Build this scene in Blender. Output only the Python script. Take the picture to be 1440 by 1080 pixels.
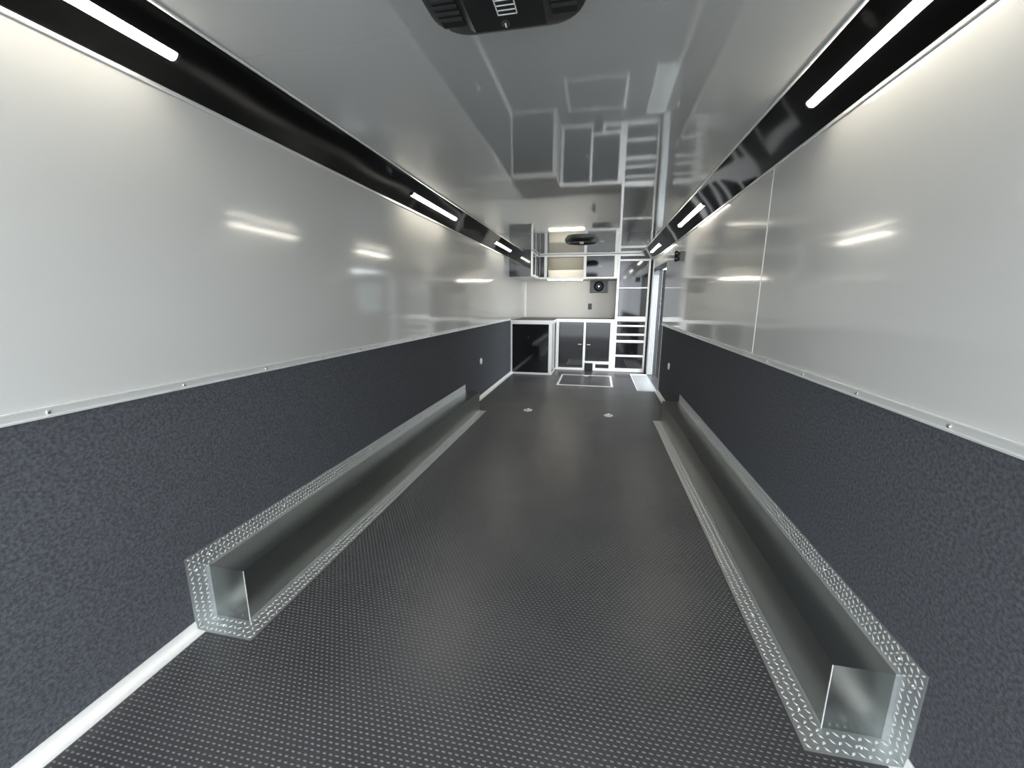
import bpy, bmesh, math, random
import numpy as np
from mathutils import Vector
random.seed(7)
scene = bpy.context.scene
for o in list(bpy.data.objects): bpy.data.objects.remove(o)
col = scene.collection

# ------------------------------------------------------------------ camera
CAMH = 1.26
cd = bpy.data.cameras.new('camera'); cam = bpy.data.objects.new('camera', cd); col.objects.link(cam)
yaw, pitch, roll = math.radians(11.664), math.radians(-11.4625), math.radians(0.206)
fw = Vector((-math.sin(yaw)*math.cos(pitch), math.cos(yaw)*math.cos(pitch), math.sin(pitch)))
r_ = Vector((math.cos(yaw), math.sin(yaw), 0)); u_ = r_.cross(fw)
r2 = r_*math.cos(roll)+u_*math.sin(roll); u2 = -r_*math.sin(roll)+u_*math.cos(roll)
from mathutils import Matrix
m = Matrix((r2, u2, -fw)).transposed().to_4x4(); m.translation = (0, 0, CAMH)
cam.matrix_world = m
cd.sensor_width = 36; cd.sensor_fit = 'HORIZONTAL'; cd.lens = 573.14/1440*36; cd.clip_start = .02; cd.clip_end = 200
scene.camera = cam

# ------------------------------------------------------------------ sky, light, exposure
w = bpy.data.worlds.new('overcast_sky'); scene.world = w; w.use_nodes = True
bg = w.node_tree.nodes['Background']
bg.inputs[0].default_value = (.88, .94, 1.0, 1); bg.inputs[1].default_value = 6.5
TUBE = 28.0
TUBE_COL = (1.0, .93, .80, 1)
scene.view_settings.view_transform = 'Standard'
scene.view_settings.look = 'None'
scene.view_settings.exposure = 0.30
scene.view_settings.gamma = 1
scene.view_settings.use_curve_mapping = False
def portal(name, loc, rot, sx, sy):
    l = bpy.data.lights.new(name, 'AREA'); l.shape = 'RECTANGLE'; l.size = sx; l.size_y = sy
    o = bpy.data.objects.new(name, l); col.objects.link(o); o.location = loc; o.rotation_euler = rot
    l.cycles.is_portal = True

# ------------------------------------------------------------------ dimensions (metres; y runs down the trailer)
XL, XR, H = -1.478, .886, 2.082
Y0, YB = -.7, 8.4
ZC, ZT, ZS = .94, .971, 1.966
CXL, CXR = -1.256, .688
DY0, DY1, DZ = 6.03, 7.40, 1.80      # side door opening
TH = .15
portal('daylight_portal_rear', (-.3, Y0-.02, 1.04), (math.radians(90), 0, 0), 2.36, 2.08)
portal('daylight_portal_door', (XR+TH+.02, (DY0+DY1)/2, .9), (math.radians(90), 0, math.radians(90)), DY1-DY0, DZ)

# ------------------------------------------------------------------ materials
def mat(name, base, rough=.5, metal=0., noise=None, bump=None, coat=0., spec=.5, wear=None, emit=None):
    m = bpy.data.materials.new(name); m.use_nodes = True
    nt = m.node_tree; b = nt.nodes['Principled BSDF']
    b.inputs['Base Color'].default_value = (*base, 1); b.inputs['Roughness'].default_value = rough
    b.inputs['Metallic'].default_value = metal; b.inputs['Coat Weight'].default_value = coat
    b.inputs['Coat Roughness'].default_value = .05
    b.inputs['Specular IOR Level'].default_value = spec
    tc = nt.nodes.new('ShaderNodeTexCoord'); geo = nt.nodes.new('ShaderNodeNewGeometry')
    def nz(scale, detail, vec=None):
        n = nt.nodes.new('ShaderNodeTexNoise'); n.inputs['Scale'].default_value = scale; n.inputs['Detail'].default_value = detail
        nt.links.new(vec or geo.outputs['Position'], n.inputs['Vector']); return n
    if noise:      # (scale, detail, colour a, colour b)
        n = nz(noise[0], noise[1]); r = nt.nodes.new('ShaderNodeValToRGB')
        r.color_ramp.elements[0].position = .35; r.color_ramp.elements[1].position = .68
        r.color_ramp.elements[0].color = (*noise[2], 1); r.color_ramp.elements[1].color = (*noise[3], 1)
        nt.links.new(n.outputs['Fac'], r.inputs['Fac']); nt.links.new(r.outputs['Color'], b.inputs['Base Color'])
    if bump:       # list of (scale, detail, strength, distance, stretch)
        prev = None
        for (s, d, st, di, sc) in bump:
            mp = nt.nodes.new('ShaderNodeMapping'); mp.inputs['Scale'].default_value = sc
            nt.links.new(geo.outputs['Position'], mp.inputs['Vector'])
            n = nz(s, d, mp.outputs['Vector'])
            bp = nt.nodes.new('ShaderNodeBump'); bp.inputs['Strength'].default_value = st; bp.inputs['Distance'].default_value = di
            nt.links.new(n.outputs['Fac'], bp.inputs['Height'])
            if prev: nt.links.new(prev.outputs['Normal'], bp.inputs['Normal'])
            prev = bp
        nt.links.new(prev.outputs['Normal'], b.inputs['Normal'])
    if wear:       # roughness variation (scale, lo, hi)
        n = nz(wear[0], 2); mr = nt.nodes.new('ShaderNodeMapRange')
        mr.inputs['From Min'].default_value = .15; mr.inputs['From Max'].default_value = .85
        mr.inputs['To Min'].default_value = wear[1]; mr.inputs['To Max'].default_value = wear[2]
        nt.links.new(n.outputs['Fac'], mr.inputs['Value']); nt.links.new(mr.outputs['Result'], b.inputs['Roughness'])
    if emit:
        b.inputs['Emission Color'].default_value = emit[0]; b.inputs['Emission Strength'].default_value = emit[1]
    return m
U = (1, 1, 1)
M = {}
M['wall'] = mat('glossy_white_skin', (.58, .583, .563), .10, spec=.7, coat=.12, bump=[(1.1, 1, .2, .012, (1, 1, 1))])
M['ceil'] = mat('glossy_ceiling_skin', (.47, .48, .475), .05, spec=.8, coat=.55, bump=[(1.0, 1, .5, .012, (1, .7, 1))])
M['back'] = mat('white_back_panel', (.84, .82, .78), .3)
M['carpet'] = mat('charcoal_wall_carpet', (.05, .055, .06), .95, spec=.15,
                  noise=(105, 6, (.058, .0605, .067), (.108, .113, .126)), bump=[(420, 4, .6, .003, U)])
M['floor'] = mat('black_rubber_floor', (.04, .04, .042), .3, spec=.5, noise=(2.0, 3, (.040, .040, .041), (.056, .056, .057)),
                 wear=(1.5, .28, .42))
M['stud'] = mat('black_rubber_studs_highlit', (.13, .13, .138), .26, spec=.8)  # same rubber in a paler tone; highlights on the bars put into colour
M['cove'] = mat('gloss_black_cove', (.003, .0027, .003), .05, spec=.32, bump=[(1.4, 1, .3, .01, U)])
M['black'] = mat('gloss_black_panel', (.008, .008, .009), .06, spec=.7, bump=[(1.6, 1, .15, .006, U)])
M['body'] = mat('satin_black_body', (.015, .015, .016), .4)
M['frame'] = mat('bright_aluminium_extrusion', (.93, .92, .89), .38, metal=.35)
M['alu'] = mat('aluminium_trim', (.86, .87, .85), .32, metal=.45)
M['box'] = mat('smooth_aluminium_sheet', (.31, .325, .31), .3, metal=1.)
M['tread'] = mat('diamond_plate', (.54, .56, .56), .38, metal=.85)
M['jamb'] = mat('diamond_plate_jamb_dimmed', (.17, .18, .18), .4, metal=.8)  # same diamond plate in a darker colour, offsetting strong daylight at the door
M['diamond'] = mat('glint_toned_diamonds', (.85, .87, .87), .25, metal=.45)  # paler and less metallic than the plate; sparkle put into the colour
M['screw'] = mat('screw_steel', (.9, .9, .88), .2, metal=1.)
M['white'] = mat('white_plastic', (.85, .85, .83), .3)
M['plastic'] = mat('black_plastic', (.012, .013, .014), .35)
M['plastic2'] = mat('charcoal_plastic', (.035, .037, .038), .3)
M['dark'] = mat('matt_black', (.006, .006, .006), .8)
M['beige'] = mat('beige_panel', (.20, .19, .16), .35)
M['cream'] = mat('cream_panel', (.92, .90, .82), .35)
M['tube'] = mat('light_tube', (1, 1, 1), .3, emit=(TUBE_COL, TUBE))
M['lens'] = mat('white_lens', (.95, .95, .93), .15)
M['ground'] = mat('concrete_ground', (.33, .33, .32), .85, noise=(2, 8, (.28, .28, .27), (.38, .38, .37)))
M['glass'] = mat('tinted_glass', (.10, .14, .14), .06, spec=.8)

# ------------------------------------------------------------------ mesh helpers
def box(bm, x0, x1, y0, y1, z0, z1, bev=0.):
    g = bmesh.ops.create_cube(bm, size=1.)
    vs = g['verts']
    for v in vs:
        v.co = Vector(((x0+x1)/2+v.co.x*(x1-x0), (y0+y1)/2+v.co.y*(y1-y0), (z0+z1)/2+v.co.z*(z1-z0)))
    if bev > 0:
        es = list({e for v in vs for e in v.link_edges})
        bmesh.ops.bevel(bm, geom=es, offset=min(bev, .45*min(abs(x1-x0), abs(y1-y0), abs(z1-z0))), segments=2, affect='EDGES', profile=.6)
    return bm
def B(*a, bev=0.): return box(bmesh.new(), *a, bev=bev)
def cyl(bm, c, axis, r, h, seg=24, r2=None):
    """cylinder from c along axis by h"""
    g = bmesh.ops.create_cone(bm, cap_ends=True, segments=seg, radius1=r, radius2=r if r2 is None else r2, depth=h)
    q = Vector((0, 0, 1)).rotation_difference(Vector(axis))
    for v in g['verts']:
        v.co = q @ (v.co+Vector((0, 0, h/2))) + Vector(c)
    return bm
def lathe(bm, prof, seg=40, c=(0, 0, 0), axis=(0, 0, 1), closed=False):
    q = Vector((0, 0, 1)).rotation_difference(Vector(axis)); rings = []
    for (r, z) in prof:
        rings.append([bm.verts.new(q @ Vector((r*math.cos(2*math.pi*k/seg), r*math.sin(2*math.pi*k/seg), z))+Vector(c)) for k in range(seg)])
    n = len(rings)
    for i in range(n if closed else n-1):
        a, b = rings[i], rings[(i+1) % n]
        for k in range(seg):
            bm.faces.new((a[k], a[(k+1) % seg], b[(k+1) % seg], b[k]))
    if not closed:
        bm.faces.new(list(reversed(rings[0]))); bm.faces.new(rings[-1])
    bmesh.ops.recalc_face_normals(bm, faces=bm.faces)
    return bm
def extr(bm, prof, y0, y1):
    """closed (x, z) profile swept along y"""
    a = [bm.verts.new((x, y0, z)) for x, z in prof]; b = [bm.verts.new((x, y1, z)) for x, z in prof]
    n = len(prof)
    for i in range(n): bm.faces.new((a[i], a[(i+1) % n], b[(i+1) % n], b[i]))
    bm.faces.new(list(reversed(a))); bm.faces.new(b)
    bmesh.ops.recalc_face_normals(bm, faces=bm.faces)
    return bm
def obj(name, bm, m, parent=None, smooth=False, **props):
    me = bpy.data.meshes.new(name)
    if parent is not None:
        off = wloc(parent)
        for v in bm.verts: v.co -= off
    bm.to_mesh(me); bm.free(); me.materials.append(m)
    if smooth:
        for p in me.polygons: p.use_smooth = True
        me.set_sharp_from_angle(angle=math.radians(35))
    o = bpy.data.objects.new(name, me); col.objects.link(o); o.parent = parent
    for k, v in props.items(): o[k] = v
    return o
def wloc(o):
    v = Vector((0, 0, 0))
    while o is not None: v += o.location; o = o.parent
    return v
def thing(name, label, cat, loc, group=None):
    o = bpy.data.objects.new(name, None); col.objects.link(o); o.location = loc; o.empty_display_size = .1
    o['label'] = label; o['category'] = cat
    if group: o['group'] = group
    return o
def struct(name, bm, m, label=None, **k):
    o = obj(name, bm, m, None, kind='structure', **k)
    if label: o['label'] = label
    return o
def struct_empty(name, loc, label=None):
    o = bpy.data.objects.new(name, None); col.objects.link(o); o.location = loc; o['kind'] = 'structure'
    if label: o['label'] = label
    return o
_screw = {}
def screw(p, normal, parent, r=.0075, h=.004):
    key = (tuple(normal), r)
    if key not in _screw:
        bm = lathe(bmesh.new(), [(r, 0), (r, h*.35), (r*.7, h*.85), (r*.3, h)], seg=10, axis=normal)
        me = bpy.data.meshes.new('screw'); bm.to_mesh(me); bm.free(); me.materials.append(M['screw']); _screw[key] = me
    o = bpy.data.objects.new('screw', _screw[key]); col.objects.link(o); o.parent = parent
    o.location = Vector(p)-wloc(parent)
def np_mesh(name, V, F, m, parent, **props):
    off = wloc(parent); V = V-np.array(off)
    me = bpy.data.meshes.new(name)
    me.from_pydata(V.tolist(), [], F.tolist()) if len(V) < 1 else None
    me.vertices.add(len(V)); me.vertices.foreach_set('co', V.astype(np.float32).ravel())
    n = F.shape[1]
    me.loops.add(F.size); me.loops.foreach_set('vertex_index', F.astype(np.int32).ravel())
    me.polygons.add(len(F)); me.polygons.foreach_set('loop_start', np.arange(0, F.size, n, dtype=np.int32))
    me.update(calc_edges=True); me.validate(); me.materials.append(m)
    o = bpy.data.objects.new(name, me); col.objects.link(o); o.parent = parent
    for k, v in props.items(): o[k] = v
    return o
def lozenges(origin, du, dv, nrm, U_, V_, parent, pitch=.0188, L=.0105, Wd=.0037, hgt=.0025):
    """raised diamonds over the rectangle U_ x V_ (a stuff part)"""
    du, dv, nrm, origin = (np.array(a, float) for a in (du, dv, nrm, origin))
    nu, nv = max(1, int(U_/pitch)), max(1, int(V_/pitch))
    i, j = np.meshgrid(np.arange(nu), np.arange(nv), indexing='ij'); i = i.ravel(); j = j.ravel()
    cu = (i+.5)*U_/nu; cv = (j+.5)*V_/nv
    s = np.where((i+j) % 2 == 0, 1., -1.); a = s*math.pi/4
    ca, sa = np.cos(a), np.sin(a)
    pts = [(-L, 0, 0), (0, -Wd, 0), (L, 0, 0), (0, Wd, 0), (-L*.35, 0, hgt), (L*.35, 0, hgt)]
    vs = []
    for (pu, pv, pn) in pts:
        uu = cu+pu*ca-pv*sa; vv = cv+pu*sa+pv*ca
        vs.append(origin+uu[:, None]*du+vv[:, None]*dv+pn*nrm)
    V = np.stack(vs, 1).reshape(-1, 3)
    f = np.array([(0, 1, 4), (1, 5, 4), (1, 2, 5), (2, 3, 5), (3, 4, 5), (3, 0, 4)])
    if np.dot(np.cross(du, dv), nrm) < 0: f = f[:, ::-1]
    F = (np.arange(len(i))[:, None, None]*6+f[None]).reshape(-1, 3)
    return np_mesh('raised_diamonds', V, F, M['diamond'], parent, kind='stuff')

# ------------------------------------------------------------------ the shell
ground = struct('ground', B(-25, 25, -25, 30, -.72, -.62), M['ground'], 'grey concrete yard outside the trailer')
floor = struct('floor', B(XL-.05, XR+TH, Y0, YB+.05, -.06, 0), M['floor'], 'black rubber trailer floor with small raised bars')
# raised bars of the rubber floor
px_, py_ = .0200, .0145
cols_ = int((XR-XL)/px_); rows_ = int((7.0-.25)/py_)
i, j = np.meshgrid(np.arange(cols_), np.arange(rows_), indexing='ij'); i = i.ravel(); j = j.ravel()
cx = XL+.012+(i+.5*(j % 2))*px_; cy = .25+j*py_
keep = ~(((cx < -1.225) | (cx > .632)) & (cy > 1.08) & (cy < 4.46)) & (cx > XL+.05) & (cx < XR-.03)
keep &= ~((cx > -.59) & (cx < .29) & (cy > 6.15)) & ~((cx > .6) & (cy > 5.96))
cx, cy = cx[keep], cy[keep]
bx, by, tx, ty, hz = .0052, .0027, .0037, .0014, .0012
base = [(-bx, -by, 0), (bx, -by, 0), (bx, by, 0), (-bx, by, 0), (-tx, -ty, hz), (tx, -ty, hz), (tx, ty, hz), (-tx, ty, hz)]
V = np.stack([np.stack([cx+a, cy+b, np.full(len(cx), c)], 1) for a, b, c in base], 1).reshape(-1, 3)
f = np.array([(4, 5, 6, 7), (0, 1, 5, 4), (1, 2, 6, 5), (2, 3, 7, 6), (3, 0, 4, 7)])
F = (np.arange(len(cx))[:, None, None]*8+f[None]).reshape(-1, 4)
np_mesh('raised_bars', V, F, M['stud'], floor, kind='stuff')

wl = struct('wall_left', B(XL-.08, XL-.008, Y0, YB+.05, 0, H), M['body'], 'left trailer wall, glossy white above and charcoal carpet below')
obj('wall_panel', B(XL-.008, XL, Y0, YB, ZC, H), M['wall'], wl)
obj('carpet_panel', B(XL-.008, XL, Y0, YB, 0, ZC), M['carpet'], wl, label='charcoal carpet covering')
bm = B(XR+.008, XR+TH, Y0, DY0, 0, H); box(bm, XR+.008, XR+TH, DY1, YB+.05, 0, H); box(bm, XR+.008, XR+TH, DY0, DY1, DZ, H)
wr = struct('wall_right', bm, M['body'], 'right trailer wall, glossy white above and charcoal carpet below')
obj('wall_panel', B(XR, XR+.008, Y0, 2.577, ZC, H), M['wall'], wr)
bm = B(XR, XR+.008, 2.583, DY0, ZC, H); obj('wall_panel', bm, M['wall'], wr)
bm = B(XR, XR+.008, DY1, YB, 0, H); box(bm, XR, XR+.008, DY0, DY1, DZ, H); obj('wall_panel', bm, M['wall'], wr)
obj('carpet_panel', B(XR, XR+.008, Y0, DY0, 0, ZC), M['carpet'], wr, label='charcoal carpet covering')
wb = struct('wall_back', B(XL, XR, YB+.006, YB+.06, 0, H), M['body'], 'white end wall behind the counter')
obj('wall_panel', B(XL, XR, YB, YB+.006, 0, H), M['back'], wb)
ce = struct('ceiling', B(XL-.05, XR+TH, Y0, YB+.05, H+.006, H+.08), M['body'], 'glossy light grey ceiling skin')
obj('ceiling_panel', B(XL, XR, Y0, 1.383, H, H+.006), M['ceil'], ce)
obj('ceiling_panel', B(XL, XR, 1.385, YB, H, H+.006), M['ceil'], ce)

# coves (45 degree gloss black strips, slightly hollow)
def cove(n, xw, xc, y1, label):
    s = 1 if xc > xw else -1
    N = 8; pts = []
    for k in range(N+1):
        t = k/N; x = xw+(xc-xw)*t; z = ZS+(H-ZS)*t
        d = .003*math.sin(math.pi*t)          # hollow towards the corner
        ln = math.hypot(xc-xw, H-ZS); pts.append((x-s*(H-ZS)/ln*d, z+abs(xc-xw)/ln*d))
    prof = pts+[(xc, H+.004), (xw, H+.004)]
    o = struct('trim_%d' % n, extr(bmesh.new(), prof, Y0, y1), M['cove'], label)
    for p in o.data.polygons: p.use_smooth = len(p.vertices) == 4 and abs(p.normal.y) < .1
    o.data.set_sharp_from_angle(angle=math.radians(25))
    obj('edge_bead', B(min(xw, xw+s*.008), max(xw, xw+s*.008), Y0, y1, ZS-.012, ZS+.003, bev=.003), M['alu'], o)
    obj('edge_bead', B(xc-.006, xc+.006, Y0, y1, H-.008, H-.001, bev=.003), M['alu'], o)
    return o
cove(1, XL, CXL, 6.9, 'gloss black cove strip between left wall and ceiling')
cove(2, XR, CXR, 7.65, 'gloss black cove strip between right wall and ceiling')

def cap_trim(n, x, s, y1, label):
    # channel strip: raised lips above and below a flat web
    prof = [(0, 0), (.009, .001), (.009, .006), (.005, .008), (.005, .023), (.009, .025), (.009, .030), (0, .031)]
    o = struct('trim_%d' % n, extr(bmesh.new(), [(x+s*a, ZC+b) for a, b in prof], Y0, y1), M['alu'], label)
    y = .42
    while y < y1-.05:
        screw((x+s*.005, y, ZC+.0155), (s, 0, 0), o, r=.006); y += .385
    return o
cap_trim(3, XL, 1, 7.0, 'aluminium channel capping the left wall carpet')
cap_trim(4, XR, -1, DY0, 'aluminium channel capping the right wall carpet')

def angle_trim(name, x, s, spans, label):
    bm = bmesh.new()
    for (a, b) in spans:
        extr(bm, [(x, 0), (x+s*.042, 0), (x+s*.042, .003), (x+s*.008, .006), (x+s*.004, .038), (x, .038)], a, b)
    return struct(name, bm, M['frame'], label)
angle_trim('baseboard_left', XL, 1, [(Y0, 1.09), (4.46, 7.0)], 'bright angle trim along foot of left wall')
angle_trim('baseboard_right', XR, -1, [(Y0, 1.09), (4.46, 5.97)], 'bright angle trim along foot of right wall')
struct('trim_5', B(XL, XL+.035, YB-.035, YB, .95, 1.66, bev=.004), M['frame'], 'white corner trim where left wall meets back wall')
struct('trim_6', B(XR-.003, XR, 2.5765, 2.5835, ZT, ZS-.01, bev=.001), M['back'], 'thin joint strip on the right wall')
struct('trim_7', B(XR-.004, XR, 5.955, 5.975, 0.04, ZC, bev=.001), M['frame'], 'thin vertical strip closing the right carpet by the door')

# side door opening
dr = struct_empty('door_1', (XR, DY0, 0), 'open side door of the trailer')
def plate(nm, bm, args, parent):
    p = obj(nm, bm, M['tread'], parent); lozenges(*args, p); return p
# far jamb lining (faces the camera), rounded top corner
N = 8; R_ = .075
pts = [(XR, 0), (XR+.105, 0), (XR+.105, DZ-.0)]
bm = bmesh.new()
prof = [(XR+.006, 0.0), (XR+.098, 0.0), (XR+.098, DZ-.02)]+[(XR+.006+.092-R_+R_*math.cos(a)-.0, DZ-.02-R_+R_*math.sin(a)) for a in [math.pi/2*k/N for k in range(N+1)]][::1]
prof = [(XR+.006, 0.0), (XR+.098, 0.0), (XR+.098, DZ-.02)]+[(XR+.006+R_-R_*math.sin(a), DZ-.02-R_+R_*math.cos(a)) for a in [math.pi/2*k/N for k in range(N+1)]]
extr(bm, prof, DY1-.006, DY1-.0005)
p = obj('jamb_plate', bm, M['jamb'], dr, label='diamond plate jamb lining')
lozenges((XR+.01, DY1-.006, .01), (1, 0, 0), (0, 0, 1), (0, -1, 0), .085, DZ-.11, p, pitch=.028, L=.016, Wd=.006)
obj('jamb_frame', B(XR+.10, XR+TH, DY1-.012, DY1-.0005, 0, DZ), M['plastic2'], dr)
obj('jamb_frame', B(XR+.008, XR+TH, DY0+.0005, DY0+.01, 0, DZ), M['frame'], dr)
obj('jamb_frame', B(XR+.008, XR+TH, DY0+.01, DY1-.012, DZ-.012, DZ-.0005), M['plastic2'], dr)
# door leaf, swung open and held outwards from its far edge
lf = obj('door_leaf', B(XR+TH, XR+TH+.70, DY1-.05, DY1-.012, -.06, DZ-.02, bev=.006), M['dark'], dr)
obj('leaf_window', B(XR+TH+.12, XR+TH+.58, DY1-.054, DY1-.05, 1.05, 1.6, bev=.001), M['glass'], lf)
obj('latch', B(XR+TH+.6, XR+TH+.66, DY1-.07, DY1-.05, .86, .98, bev=.004), M['plastic'], lf)
# threshold plate on the floor
th = thing('threshold_plate', 'diamond plate on the floor in front of side door', 'floor plate', (.75, 6.67, 0))
tp = obj('plate', B(.612, XR, 5.98, 7.36, 0, .004), M['tread'], th)
lozenges((.62, 5.99, .004), (1, 0, 0), (0, 1, 0), (0, 0, 1), .255, 1.30, tp, pitch=.024, L=.014, Wd=.0055)
obj('edge_strip', B(.604, .618, 5.98, 7.36, 0, .007), M['frame'], th)
obj('edge_strip', B(.604, XR, 7.34, 7.37, 0, .012), M['frame'], th)
for (x, y) in ((.65, 6.02), (.85, 6.02), (.65, 6.65), (.85, 6.65), (.65, 7.3), (.85, 7.3)): screw((x, y, .004), (0, 0, 1), th)

# ------------------------------------------------------------------ wheel boxes
def wheel_box(side, label):
    x, s = (XL, 1) if side == 'l' else (XR, -1)
    A, Bq, T, Wb = 1.17, 4.46, .226, .170
    fl = .080
    t = thing('wheel_box', label, 'wheel box', (x, A, 0), 'wheel boxes along the walls')
    def bx(nm, a0, a1, y0, y1, z0, z1, m, bev=0., par=None, **k):
        return obj(nm, B(min(x+s*a0, x+s*a1), max(x+s*a0, x+s*a1), y0, y1, z0, z1, bev=bev), m, par or t, **k)
    bx('top_panel', 0, Wb, A, Bq, T-.004, T, M['box'])
    bx('side_panel', Wb-.004, Wb, A, Bq, 0, T-.004, M['box'])
    bx('end_panel', 0, Wb-.004, A, A+.004, 0, T-.004, M['box'])
    bx('end_panel', 0, Wb-.004, Bq-.004, Bq, 0, T-.004, M['box'])
    # folded edge beads round the near end
    bx('corner_fold', Wb-.001, Wb+.0015, A-.0015, A+.001, 0, T, M['alu'])
    e = .0025
    # floor flange along the side
    p = bx('floor_flange', Wb, Wb+fl, A-fl, Bq, 0, e, M['tread'])
    lozenges((x+s*(Wb+.003), A-fl+.003, e), (s, 0, 0), (0, 1, 0), (0, 0, 1), fl-.006, Bq-A+fl-.006, p)
    p = bx('floor_flange', 0, Wb, A-fl, A, 0, e, M['tread'])
    lozenges((x+s*.003, A-fl+.003, e), (s, 0, 0), (0, 1, 0), (0, 0, 1), Wb-.003, fl-.006, p)
    p = bx('wall_flange', 0, e, A-fl, Bq, T, T+fl, M['tread'])
    lozenges((x+s*e, A-fl+.003, T+.002), (0, 1, 0), (0, 0, 1), (s, 0, 0), Bq-A+fl-.006, fl-.004, p)
    p = bx('wall_flange', 0, e, A-fl, A, e, T, M['tread'])
    lozenges((x+s*e, A-fl+.003, .004), (0, 1, 0), (0, 0, 1), (s, 0, 0), fl-.006, T-.006, p)
    # legs of the angles turned onto the box
    bx('flange_lip', 0, .012, A, Bq, T, T+.002, M['tread'])
    bx('flange_lip', Wb, Wb+.002, A, Bq, e, .014, M['tread'])
    bx('flange_lip', .0, .014, A-.002, A, e, T, M['tread'])
    y = A+.02
    while y < Bq:
        screw((x+s*e, y, T+.038), (s, 0, 0), t, r=.007)
        screw((x+s*(Wb+.038), y+.03, e), (0, 0, 1), t, r=.006)
        y += .402
    screw((x+s*e, A-.04, T+.01), (s, 0, 0), t, r=.007); screw((x+s*(Wb*.5), A-.04, e), (0, 0, 1), t, r=.006)
    return t
wheel_box('l', 'long aluminium wheel box with diamond plate edging along left wall')
wheel_box('r', 'long aluminium wheel box with diamond plate edging along right wall')

# ------------------------------------------------------------------ light tubes on the coves
def tube(side, y0, y1, label):
    x, z, s = (-1.372, 2.033, 1) if side == 'l' else (.792, 2.033, -1)
    d = Vector((s*(H-ZS), 0, -abs(CXL-XL))).normalized()      # away from the cove
    t = thing('tube_light', label, 'light', (x, y0, z), 'tube lights on the coves')
    base_ = Vector((x, 0, z))
    side_v = Vector((d.z, 0, -d.x))
    def P(a, b): v = base_+side_v*a+d*b; return (v.x, v.z)
    obj('base_channel', extr(bmesh.new(), [P(-.024, -.022), P(.024, -.022), P(.024, -.008), P(-.024, -.008)], y0-.012, y1+.012), M['plastic2'], t)
    prof = [P(-.023, -.008), P(.023, -.008)]+[P(.023*math.cos(a), -.008+.025*math.sin(a)) for a in [math.pi*k/8 for k in range(1, 8)]]
    obj('diffuser', extr(bmesh.new(), prof, y0, y1), M['tube'], t, smooth=True)
    for (a, b) in ((y0-.01, y0), (y1, y1+.01)):
        prof2 = [P(-.0245, -.008), P(.0245, -.008)]+[P(.0245*math.cos(q), -.008+.0265*math.sin(q)) for q in [math.pi*k/8 for k in range(1, 8)]]
        obj('end_cap', extr(bmesh.new(), prof2, a, b), M['plastic2'], t)
tube('l', .26, 1.24, 'lit tube light on left black cove, nearest the camera')
tube('l', 2.98, 3.93, 'lit tube light halfway along the left black cove')
tube('l', 5.50, 6.46, 'lit tube light at far end of left cove, before the upper cabinet')
tube('r', 1.04, 2.00, 'lit tube light on right black cove, nearest the camera')
tube('r', 3.72, 4.70, 'lit tube light halfway along the right black cove')
tube('r', 6.05, 7.00, 'lit tube light at far end of right cove, above the side door')

# ------------------------------------------------------------------ cabinets
def fb(name, x0, x1, z0, z1, yf, parent, m=None, t=.02, bev=.003, d=0., **k):
    """a flat piece on a front plane y = yf, standing d proud"""
    return obj(name, B(x0, x1, yf-d-.0005, yf-d+t, z0, z1, bev=bev), m or M['frame'], parent, **k)
def handle(x0, x1, z, yf, parent):
    bm = B(x0, x1, yf-.022, yf-.012, z-.006, z+.006, bev=.003)
    box(bm, x0+.006, x0+.014, yf-.013, yf+.0, z-.004, z+.004); box(bm, x1-.014, x1-.006, yf-.013, yf+.0, z-.004, z+.004)
    return obj('handle', bm, M['frame'], parent, label='bright bar handle')

CT = .905                                                # underside of the countertop
# end unit along the left wall
t = thing('base_cabinet', 'black base cabinet on left wall with large white framed end panel', 'cabinet', (-1.11, 7.7, 0), 'base cabinets under the counter')
ex0, ex1, ey = XL+.002, -.748, 7.0
obj('body', B(ex0+.01, ex1-.01, ey+.02, YB-.01, .0, CT-.002), M['body'], t)
fb('end_panel', ex0+.03, -.80, .035, CT-.03, ey+.008, t, M['black'], bev=.001, t=.012, label='gloss black end panel')
fb('frame_post', ex0, ex0+.032, 0, CT, ey, t); fb('frame_post', -.806, ex1, 0, CT, ey, t)
fb('frame_rail', ex0+.03, -.80, 0, .034, ey, t); fb('frame_rail', ex0+.03, -.80, CT-.03, CT, ey, t)
obj('side_rail', B(ex1-.012, ex1, ey+.02, 7.64, 0, .035, bev=.002), M['frame'], t)
obj('side_panel', B(ex1-.011, ex1-.004, ey+.02, 7.64, .035, CT-.03), M['black'], t)
obj('side_rail', B(ex1-.012, ex1, ey+.02, 7.64, CT-.03, CT, bev=.002), M['frame'], t)

# two-door unit
yf = 7.65
t = thing('base_cabinet', 'black base cabinet with two gloss doors under the back counter', 'cabinet', (-.22, 8.0, 0), 'base cabinets under the counter')
obj('body', B(-.735, .30, yf+.02, YB-.01, 0, CT-.002), M['body'], t)
fb('frame_post', -.746, -.69, 0, CT, yf, t); fb('frame_post', -.24, -.198, .0, CT, yf, t); fb('frame_post', .238, .306, 0, CT, yf, t)
fb('frame_rail', -.69, -.24, 0, .045, yf, t); fb('frame_rail', -.198, .238, .138, .176, yf, t)
fb('frame_rail', -.05, .238, 0, .05, yf, t); fb('frame_post', -.05, -.003, .05, .138, yf, t); fb('frame_rail', -.003, .238, .122, .138, yf, t)
fb('frame_rail', -.69, -.24, CT-.018, CT, yf, t); fb('frame_rail', -.198, .238, CT-.018, CT, yf, t)
d = fb('door', -.686, -.244, .049, CT-.021, yf+.004, t, M['black'], t=.014, bev=.002, label='gloss black left door'); handle(-.33, -.268, .485, yf+.004, d)
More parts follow.
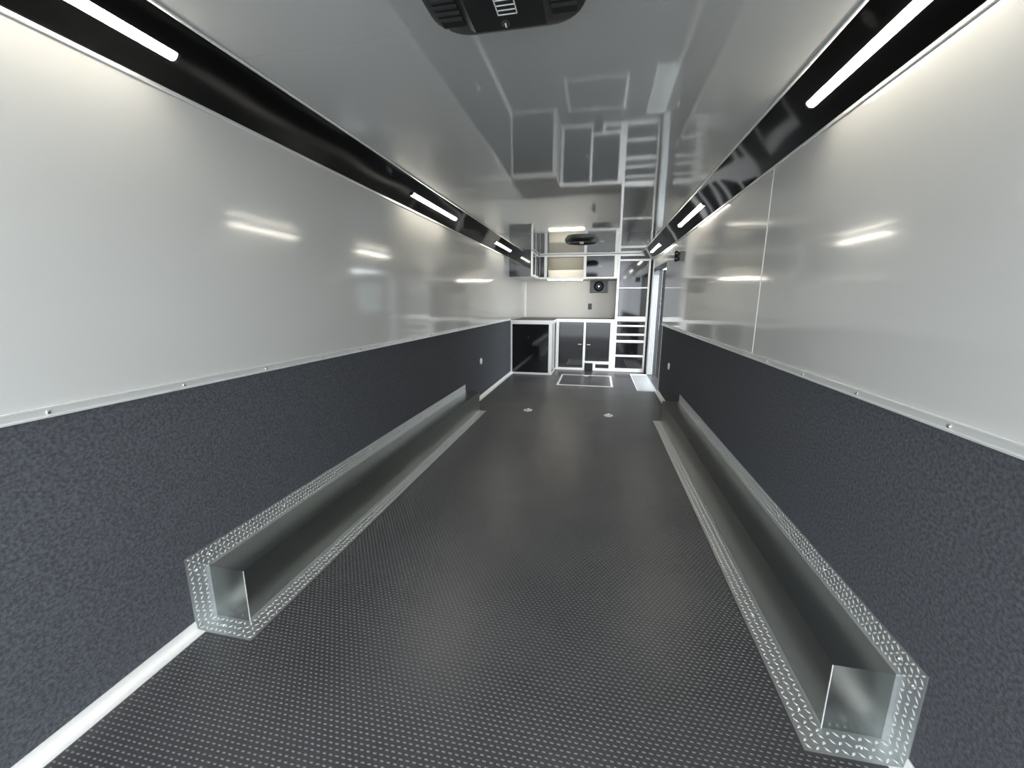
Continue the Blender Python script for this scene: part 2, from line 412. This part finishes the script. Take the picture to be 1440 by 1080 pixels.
d = fb('door', -.194, .234, .18, CT-.021, yf+.004, t, M['black'], t=.014, bev=.002, label='gloss black right door, shorter'); handle(-.168, -.106, .482, yf+.004, d)
fb('kick_panel', -.001, .236, .052, .120, yf+.006, t, M['black'], t=.01, bev=.001)
bm = B(-.198, -.052, yf-.01, yf+.02, .006, .136, bev=.003)
v = obj('floor_vent', bm, M['plastic'], t, label='black outlet box at the foot')
for k in range(5): obj('vent_slat', B(-.19, -.06, yf-.016, yf-.0105, .022+k*.022, .032+k*.022, bev=.001), M['dark'], v)

# countertop with its bright edging
t = thing('countertop', 'black L shaped countertop with bright metal front edging', 'countertop', (-.6, 7.8, CT))
bm = B(XL+.002, ex1+.004, ey+.006, YB-.001, CT, CT+.036); box(bm, ex1+.004, .306, yf+.006, YB-.001, CT, CT+.036)
obj('worktop', bm, M['body'], t)
obj('edge_strip', B(XL+.002, ex1+.012, ey-.006, ey+.006, CT, CT+.038, bev=.002), M['frame'], t)
obj('edge_strip', B(ex1+.004, ex1+.014, ey+.006, yf-.006, CT, CT+.038, bev=.002), M['frame'], t)
obj('edge_strip', B(ex1+.004, .306, yf-.006, yf+.006, CT, CT+.045, bev=.002), M['frame'], t)

# drawer and locker tower
t = thing('tower_cabinet', 'tall black tower with two gloss doors over five drawers, beside side door', 'cabinet', (.59, 8.0, 0))
TX0, TX1 = .320, .868
obj('body', B(TX0+.01, TX1-.008, yf+.02, YB-.01, 0, H-.012), M['body'], t)
fb('frame_post', TX0-.012, TX0+.030, 0, H-.003, yf, t); fb('frame_post', TX1-.034, TX1, 0, H-.003, yf, t)
for (a, b) in ((2.04, H-.003), (1.955, 1.99), (1.490, 1.512), (.915, 1.0), (.821, .850), (.662, .697), (.534, .580), (.275, .312), (0, .062)):
    fb('frame_rail', TX0+.03, TX1-.034, a, b, yf, t)
fb('header_panel', TX0+.03, TX1-.034, 1.99, 2.04, yf+.006, t, M['black'], t=.01, bev=.001)
for (a, b, l) in ((1.512, 1.955, 'gloss black upper door'), (1.0, 1.490, 'gloss black lower door')):
    d = fb('door', TX0+.034, TX1-.038, a+.003, b-.003, yf+.004, t, M['black'], t=.014, bev=.002, label=l)
    obj('latch', cyl(bmesh.new(), (TX1-.075, yf+.004, b-.06 if a > 1.4 else b-.1), (0, -1, 0), .014, .014, 16), M['plastic'], d)
for (a, b) in ((.850, .905), (.697, .821), (.580, .662), (.312, .534), (.062, .275)):
    d = fb('drawer', TX0+.034, TX1-.038, a+.003, b-.003, yf+.004, t, M['black'], t=.014, bev=.002)
    obj('pull_lip', B(TX0+.05, TX1-.054, yf-.004, yf+.004, b-.010, b-.006), M['plastic2'], d)

# upper cabinet against the left wall
UZ = 1.665
t = thing('upper_cabinet', 'black upper cabinet on left wall, its end panel facing the camera', 'cabinet', (-1.28, 7.6, UZ), 'upper cabinets below the ceiling')
ux0, ux1, uy = XL+.002, -1.082, 6.9
obj('body', B(ux0+.008, ux1-.012, uy+.02, YB-.01, UZ+.004, H-.012), M['body'], t)
fb('end_panel', ux0, ux1-.028, UZ, H-.004, uy+.004, t, M['black'], t=.014, bev=.001, label='gloss black end panel')
fb('frame_post', ux1-.030, ux1, UZ, H-.004, uy, t)
obj('side_panel', B(ux1-.012, ux1-.006, uy+.02, yf-.01, UZ+.04, H-.04), M['black'], t)
obj('frame_rail', B(ux1-.012, ux1, uy+.02, yf-.01, UZ, UZ+.04, bev=.002), M['frame'], t)
obj('frame_rail', B(ux1-.012, ux1, uy+.02, yf-.01, H-.04, H-.004, bev=.002), M['frame'], t)
obj('frame_post', B(ux1-.012, ux1, uy+.34, uy+.38, UZ+.04, H-.04, bev=.002), M['frame'], t)
obj('bottom_panel', B(ux0, ux1, uy+.02, YB-.002, UZ-.004, UZ+.004), M['back'], t)
# row of upper cabinets along the back
t = thing('upper_cabinet', 'back wall upper cabinet with open cream lined cubby and one gloss door', 'cabinet', (-.4, 8.0, UZ), 'upper cabinets below the ceiling')
bm = B(-1.075, -.963, yf+.02, YB-.01, UZ+.004, H-.012); box(bm, -.255, .30, yf+.02, YB-.01, UZ+.004, H-.012)
box(bm, -.963, -.255, 7.97, YB-.01, UZ+.004, H-.012)
obj('body', bm, M['body'], t)
obj('cubby_back', B(-.963, -.255, 7.95, 7.968, UZ+.004, H-.012), M['beige'], t, label='beige cubby back')
obj('cubby_ledge', B(-.94, -.28, 7.90, 7.949, UZ+.006, 1.835, bev=.004), M['cream'], t, label='cream box along the cubby back')
obj('bottom_panel', B(-1.08, .308, yf+.01, YB-.002, UZ-.004, UZ+.004), M['cream'], t)
fb('frame_post', -.989, -.937, UZ, H-.004, yf, t); fb('frame_post', -.283, -.233, UZ, H-.004, yf, t); fb('frame_post', .250, .307, UZ, H-.004, yf, t)
fb('frame_post', -1.08, -1.07, UZ, H-.004, yf, t)
for (a, b, zb) in ((-1.07, -.989, .03), (-.937, -.283, .028), (-.233, .250, .03)):
    fb('frame_rail', a, b, UZ, UZ+zb, yf, t)
fb('frame_rail', -1.07, -.989, H-.03, H-.004, yf, t)
fb('frame_rail', -.937, -.283, H-.036, H-.004, yf, t)
fb('frame_rail', -.233, .250, H-.03, H-.004, yf, t)
fb('door', -1.066, -.993, UZ+.033, H-.033, yf+.004, t, M['black'], t=.014, bev=.002, label='narrow gloss black door')
d = fb('door', -.229, .246, UZ+.033, H-.033, yf+.004, t, M['black'], t=.014, bev=.002, label='gloss black door'); handle(-.01, .05, 1.868, yf+.004, d)

# ------------------------------------------------------------------ back wall fittings
t = thing('wall_vent', 'square black vent with round grille on white back wall', 'vent', (0, YB, 1.55))
obj('face_plate', B(-.170, .165, YB-.03, YB-.0005, 1.43, 1.672, bev=.006), M['plastic2'], t)
for r, q in ((.078, .040), (.036, .018)):
    obj('grille_ring', lathe(bmesh.new(), [(r-q/2, 0), (r+q/2, 0), (r+q/2, .012), (r-q/2, .012)], c=(0, YB-.0305, 1.553), axis=(0, -1, 0), closed=True, seg=32), M['dark'], t)
obj('hub', cyl(bmesh.new(), (0, YB-.0305, 1.553), (0, -1, 0), .018, .012, 16), M['alu'], t, label='bright round hub')
t = thing('wall_outlet', 'small black power outlet on white wall above counter', 'outlet', (-.157, YB, 1.165))
obj('cover_plate', B(-.192, -.122, YB-.008, YB-.0005, 1.108, 1.222, bev=.003), M['plastic'], t)
for z in (1.142, 1.188): obj('socket', B(-.174, -.140, YB-.011, YB-.008, z-.014, z+.014, bev=.002), M['plastic2'], t)

# ------------------------------------------------------------------ ceiling vent
t = thing('ceiling_vent', 'round black ceiling vent with louvre rings near the cabinets', 'vent', (-.255, 5.87, H-.05))
c = (-.255, 5.87, H-.0015)
obj('housing', lathe(bmesh.new(), [(.225, 0), (.225, .012), (.20, .046), (.178, .046), (.172, .012), (.172, 0)], c=c, axis=(0, 0, -1), closed=True, seg=48), M['plastic'], t, smooth=True)
for r in (.150, .122, .094, .066):
    obj('louvre_ring', lathe(bmesh.new(), [(r, .004), (r+.012, .024), (r+.009, .026), (r-.003, .006)], c=c, axis=(0, 0, -1), closed=True, seg=36), M['plastic2'], t)
for k in range(3):
    a = math.radians(30+60*k); bm = B(-.175, .175, -.006, .006, -.034, -.026)
    bmesh.ops.rotate(bm, cent=(0, 0, 0), matrix=Matrix.Rotation(a, 3, 'Z'), verts=bm.verts); bmesh.ops.translate(bm, vec=c, verts=bm.verts)
    obj('spoke', bm, M['plastic'], t)
obj('back_disc', cyl(bmesh.new(), (c[0], c[1], H-.004), (0, 0, -1), .17, .002, 36), M['dark'], t)
obj('knob', lathe(bmesh.new(), [(.03, .02), (.03, .042), (.022, .05)], c=c, axis=(0, 0, -1), seg=24), M['alu'], t, label='bright centre knob')

# ------------------------------------------------------------------ ceiling air conditioner
AX, AY0, AY1, AZ = -.262, .50, 1.272, 1.99
t = thing('air_conditioner', 'black ceiling air conditioner with side grilles and white marked control pad', 'air conditioner', (AX, .88, AZ))
def rr(hw, hy, r, z, n=8, cy=(AY0+AY1)/2):
    pts = []
    for (sx, sy, a0) in ((1, 1, 0), (-1, 1, 90), (-1, -1, 180), (1, -1, 270)):
        for k in range(n+1):
            a = math.radians(a0+90*k/n); pts.append((AX+sx*(hw-r)+r*math.cos(a), cy+sy*(hy-r)+r*math.sin(a), z))
    return pts
hy = (AY1-AY0)/2
bm = bmesh.new(); rings = []
for (hw, hh, r, z) in ((.197, hy-.006, .10, H-.002), (.205, hy, .10, H-.04), (.206, hy, .10, AZ+.012), (.200, hy-.003, .096, AZ+.003), (.188, hy-.014, .09, AZ)):
    rings.append([bm.verts.new(p) for p in rr(hw, hh, r, z)])
for a, b in zip(rings, rings[1:]):
    for k in range(len(a)): bm.faces.new((a[k], a[(k+1) % len(a)], b[(k+1) % len(a)], b[k]))
bm.faces.new(rings[-1]); bm.faces.new(list(reversed(rings[0]))); bmesh.ops.recalc_face_normals(bm, faces=bm.faces)
obj('housing', bm, M['plastic'], t, smooth=True)
# raised centre spine with chamfered flanks
bm = extr(bmesh.new(), [(AX-.112, AZ-.001), (AX-.097, AZ-.010), (AX+.097, AZ-.010), (AX+.112, AZ-.001), (AX+.112, AZ+.004), (AX-.112, AZ+.004)], AY0+.03, AY1-.034)
obj('centre_panel', bm, M['plastic'], t)
for s in (-1, 1):
    g = obj('side_grille', B(AX+s*.148-.033, AX+s*.148+.030, AY0+.08, AY1-.055, AZ-.003, AZ+.001, bev=.001), M['dark'], t)
    for k in range(26):
        y = AY0+.09+k*.0235
        obj('slat', B(AX+s*.148-.032, AX+s*.148+.029, y, y+.008, AZ-.008, AZ-.003), M['plastic2'], g)
cp = obj('control_pad', B(AX-.028, AX+.028, 1.085, 1.185, AZ-.0118, AZ-.010, bev=.0005), M['plastic'], t)
zz = AZ-.0128
for (x0, x1, y0, y1) in [(-.026, -.023, 1.09, 1.18), (.023, .026, 1.09, 1.18)]+[(-.026, .026, y, y+.003) for y in (1.09, 1.108, 1.126, 1.144, 1.161, 1.177)]:
    obj('pad_marking', B(AX+x0+.004, AX+x1+.004, y0, y1, zz, AZ-.0117), M['white'], cp, label='white marking')
obj('knob', lathe(bmesh.new(), [(.011, 0), (.011, .004), (.008, .006)], c=(AX-.008, 1.212, AZ-.010), axis=(0, 0, -1), seg=20), M['plastic2'], t)
obj('pointer', B(AX-.010, AX-.006, 1.205, 1.220, AZ-.0175, AZ-.0155), M['white'], t, label='small white pointer mark')

# ------------------------------------------------------------------ floor fittings
t = thing('floor_hatch', 'bright framed hatch in the black floor before base cabinets', 'hatch', (-.15, 6.64, 0))
hx0, hx1, hy0, hy1 = -.575, .275, 6.17, 7.10
obj('hatch_panel', B(hx0+.03, hx1-.03, hy0+.02, hy1-.02, 0, .004), M['floor'], t)
obj('frame_strip', B(hx0, hx0+.032, hy0, hy1, 0, .008, bev=.002), M['frame'], t); obj('frame_strip', B(hx1-.032, hx1, hy0, hy1, 0, .008, bev=.002), M['frame'], t)
obj('frame_strip', B(hx0+.032, hx1-.032, hy0, hy0+.03, 0, .008, bev=.002), M['frame'], t); obj('frame_strip', B(hx0+.032, hx1-.032, hy1-.03, hy1, 0, .008, bev=.002), M['frame'], t)
obj('latch', B(-.19, -.11, hy1-.10, hy1-.04, .004, .012, bev=.003), M['alu'], t)

def tie_down(x, y, label):
    t = thing('tie_down_ring', label, 'tie-down ring', (x, y, 0), 'tie-down rings in the floor')
    obj('dish', lathe(bmesh.new(), [(.052, 0), (.052, .006), (.040, .007), (.034, .002), (.034, 0)], c=(x, y, 0), closed=True, seg=28), M['frame'], t)
    obj('well', cyl(bmesh.new(), (x, y, 0), (0, 0, 1), .034, .0015, 24), M['frame'], t)
    bm = bmesh.new(); R0, r0 = .024, .005; rg = []
    for k in range(24):
        a = 2*math.pi*k/24
        rg.append([bm.verts.new((x+(R0+r0*math.cos(b))*math.cos(a), y+(R0+r0*math.cos(b))*math.sin(a), .010+r0*math.sin(b))) for b in [2*math.pi*q/8 for q in range(8)]])
    for k in range(24):
        for q in range(8): bm.faces.new((rg[k][q], rg[(k+1) % 24][q], rg[(k+1) % 24][(q+1) % 8], rg[k][(q+1) % 8]))
    bmesh.ops.recalc_face_normals(bm, faces=bm.faces)
    obj('ring', bm, M['screw'], t, smooth=True)
    obj('clip', B(x-.012, x+.012, y+.018, y+.032, .0015, .018, bev=.003), M['frame'], t)
tie_down(-.755, 4.60, 'bright tie-down ring in the floor on the left, nearer left wheel box')
tie_down(.170, 4.56, 'bright tie-down ring in the floor on the right, nearer right wheel box')

def wall_puck(x, s, y, z, label):
    t = thing('wall_light_puck', label, 'wall fitting', (x, y, z), 'round fittings on the carpeted walls')
    obj('bezel', lathe(bmesh.new(), [(.026, 0), (.042, 0), (.042, .006), (.034, .014), (.026, .012)], c=(x, y, z), axis=(s, 0, 0), closed=True, seg=28), M['frame'], t, smooth=True)
    obj('lens', lathe(bmesh.new(), [(.027, 0), (.027, .011), (.016, .016)], c=(x, y, z), axis=(s, 0, 0), seg=24), M['lens'], t, smooth=True)
wall_puck(XL, 1, 5.12, .487, 'small round white fitting on the left wall carpet')
wall_puck(XR, -1, 5.22, .488, 'small round white fitting on the right wall carpet')

# small black double fitting high on the right wall
t = thing('wall_lamp', 'small black two lobed lamp high on right wall below cove', 'lamp', (XR, 5.12, 1.77))
obj('back_plate', B(XR-.010, XR-.0005, 5.09, 5.15, 1.72, 1.82, bev=.003), M['plastic'], t)
for z in (1.742, 1.798):
    obj('lamp_head', lathe(bmesh.new(), [(.018, 0), (.030, .012), (.032, .035), (.026, .046)], c=(XR-.010, 5.12, z), axis=(-1, 0, 0), seg=22), M['plastic'], t, smooth=True)

# ------------------------------------------------------------------ lamps of the cabinets
M['strip'] = mat('warm_led_strip', (1, 1, 1), .3, emit=((1.0, .93, .78, 1), 34.0))
t = thing('strip_light', 'slim warm strip light under the cubby of upper cabinet', 'light', (-.61, 7.74, UZ-.004))
obj('base_channel', B(-.93, -.29, 7.715, 7.755, UZ-.012, UZ-.0045, bev=.001), M['frame'], t)
obj('diffuser', B(-.925, -.295, 7.72, 7.75, UZ-.022, UZ-.012, bev=.003), M['strip'], t)
t = thing('strip_light', 'slim warm strip light inside top of the open cubby', 'light', (-.61, 7.72, H-.016))
obj('base_channel', B(-.93, -.29, 7.69, 7.72, H-.022, H-.0125, bev=.001), M['frame'], t)
obj('diffuser', B(-.925, -.295, 7.695, 7.715, H-.029, H-.022, bev=.003), M['strip'], t)
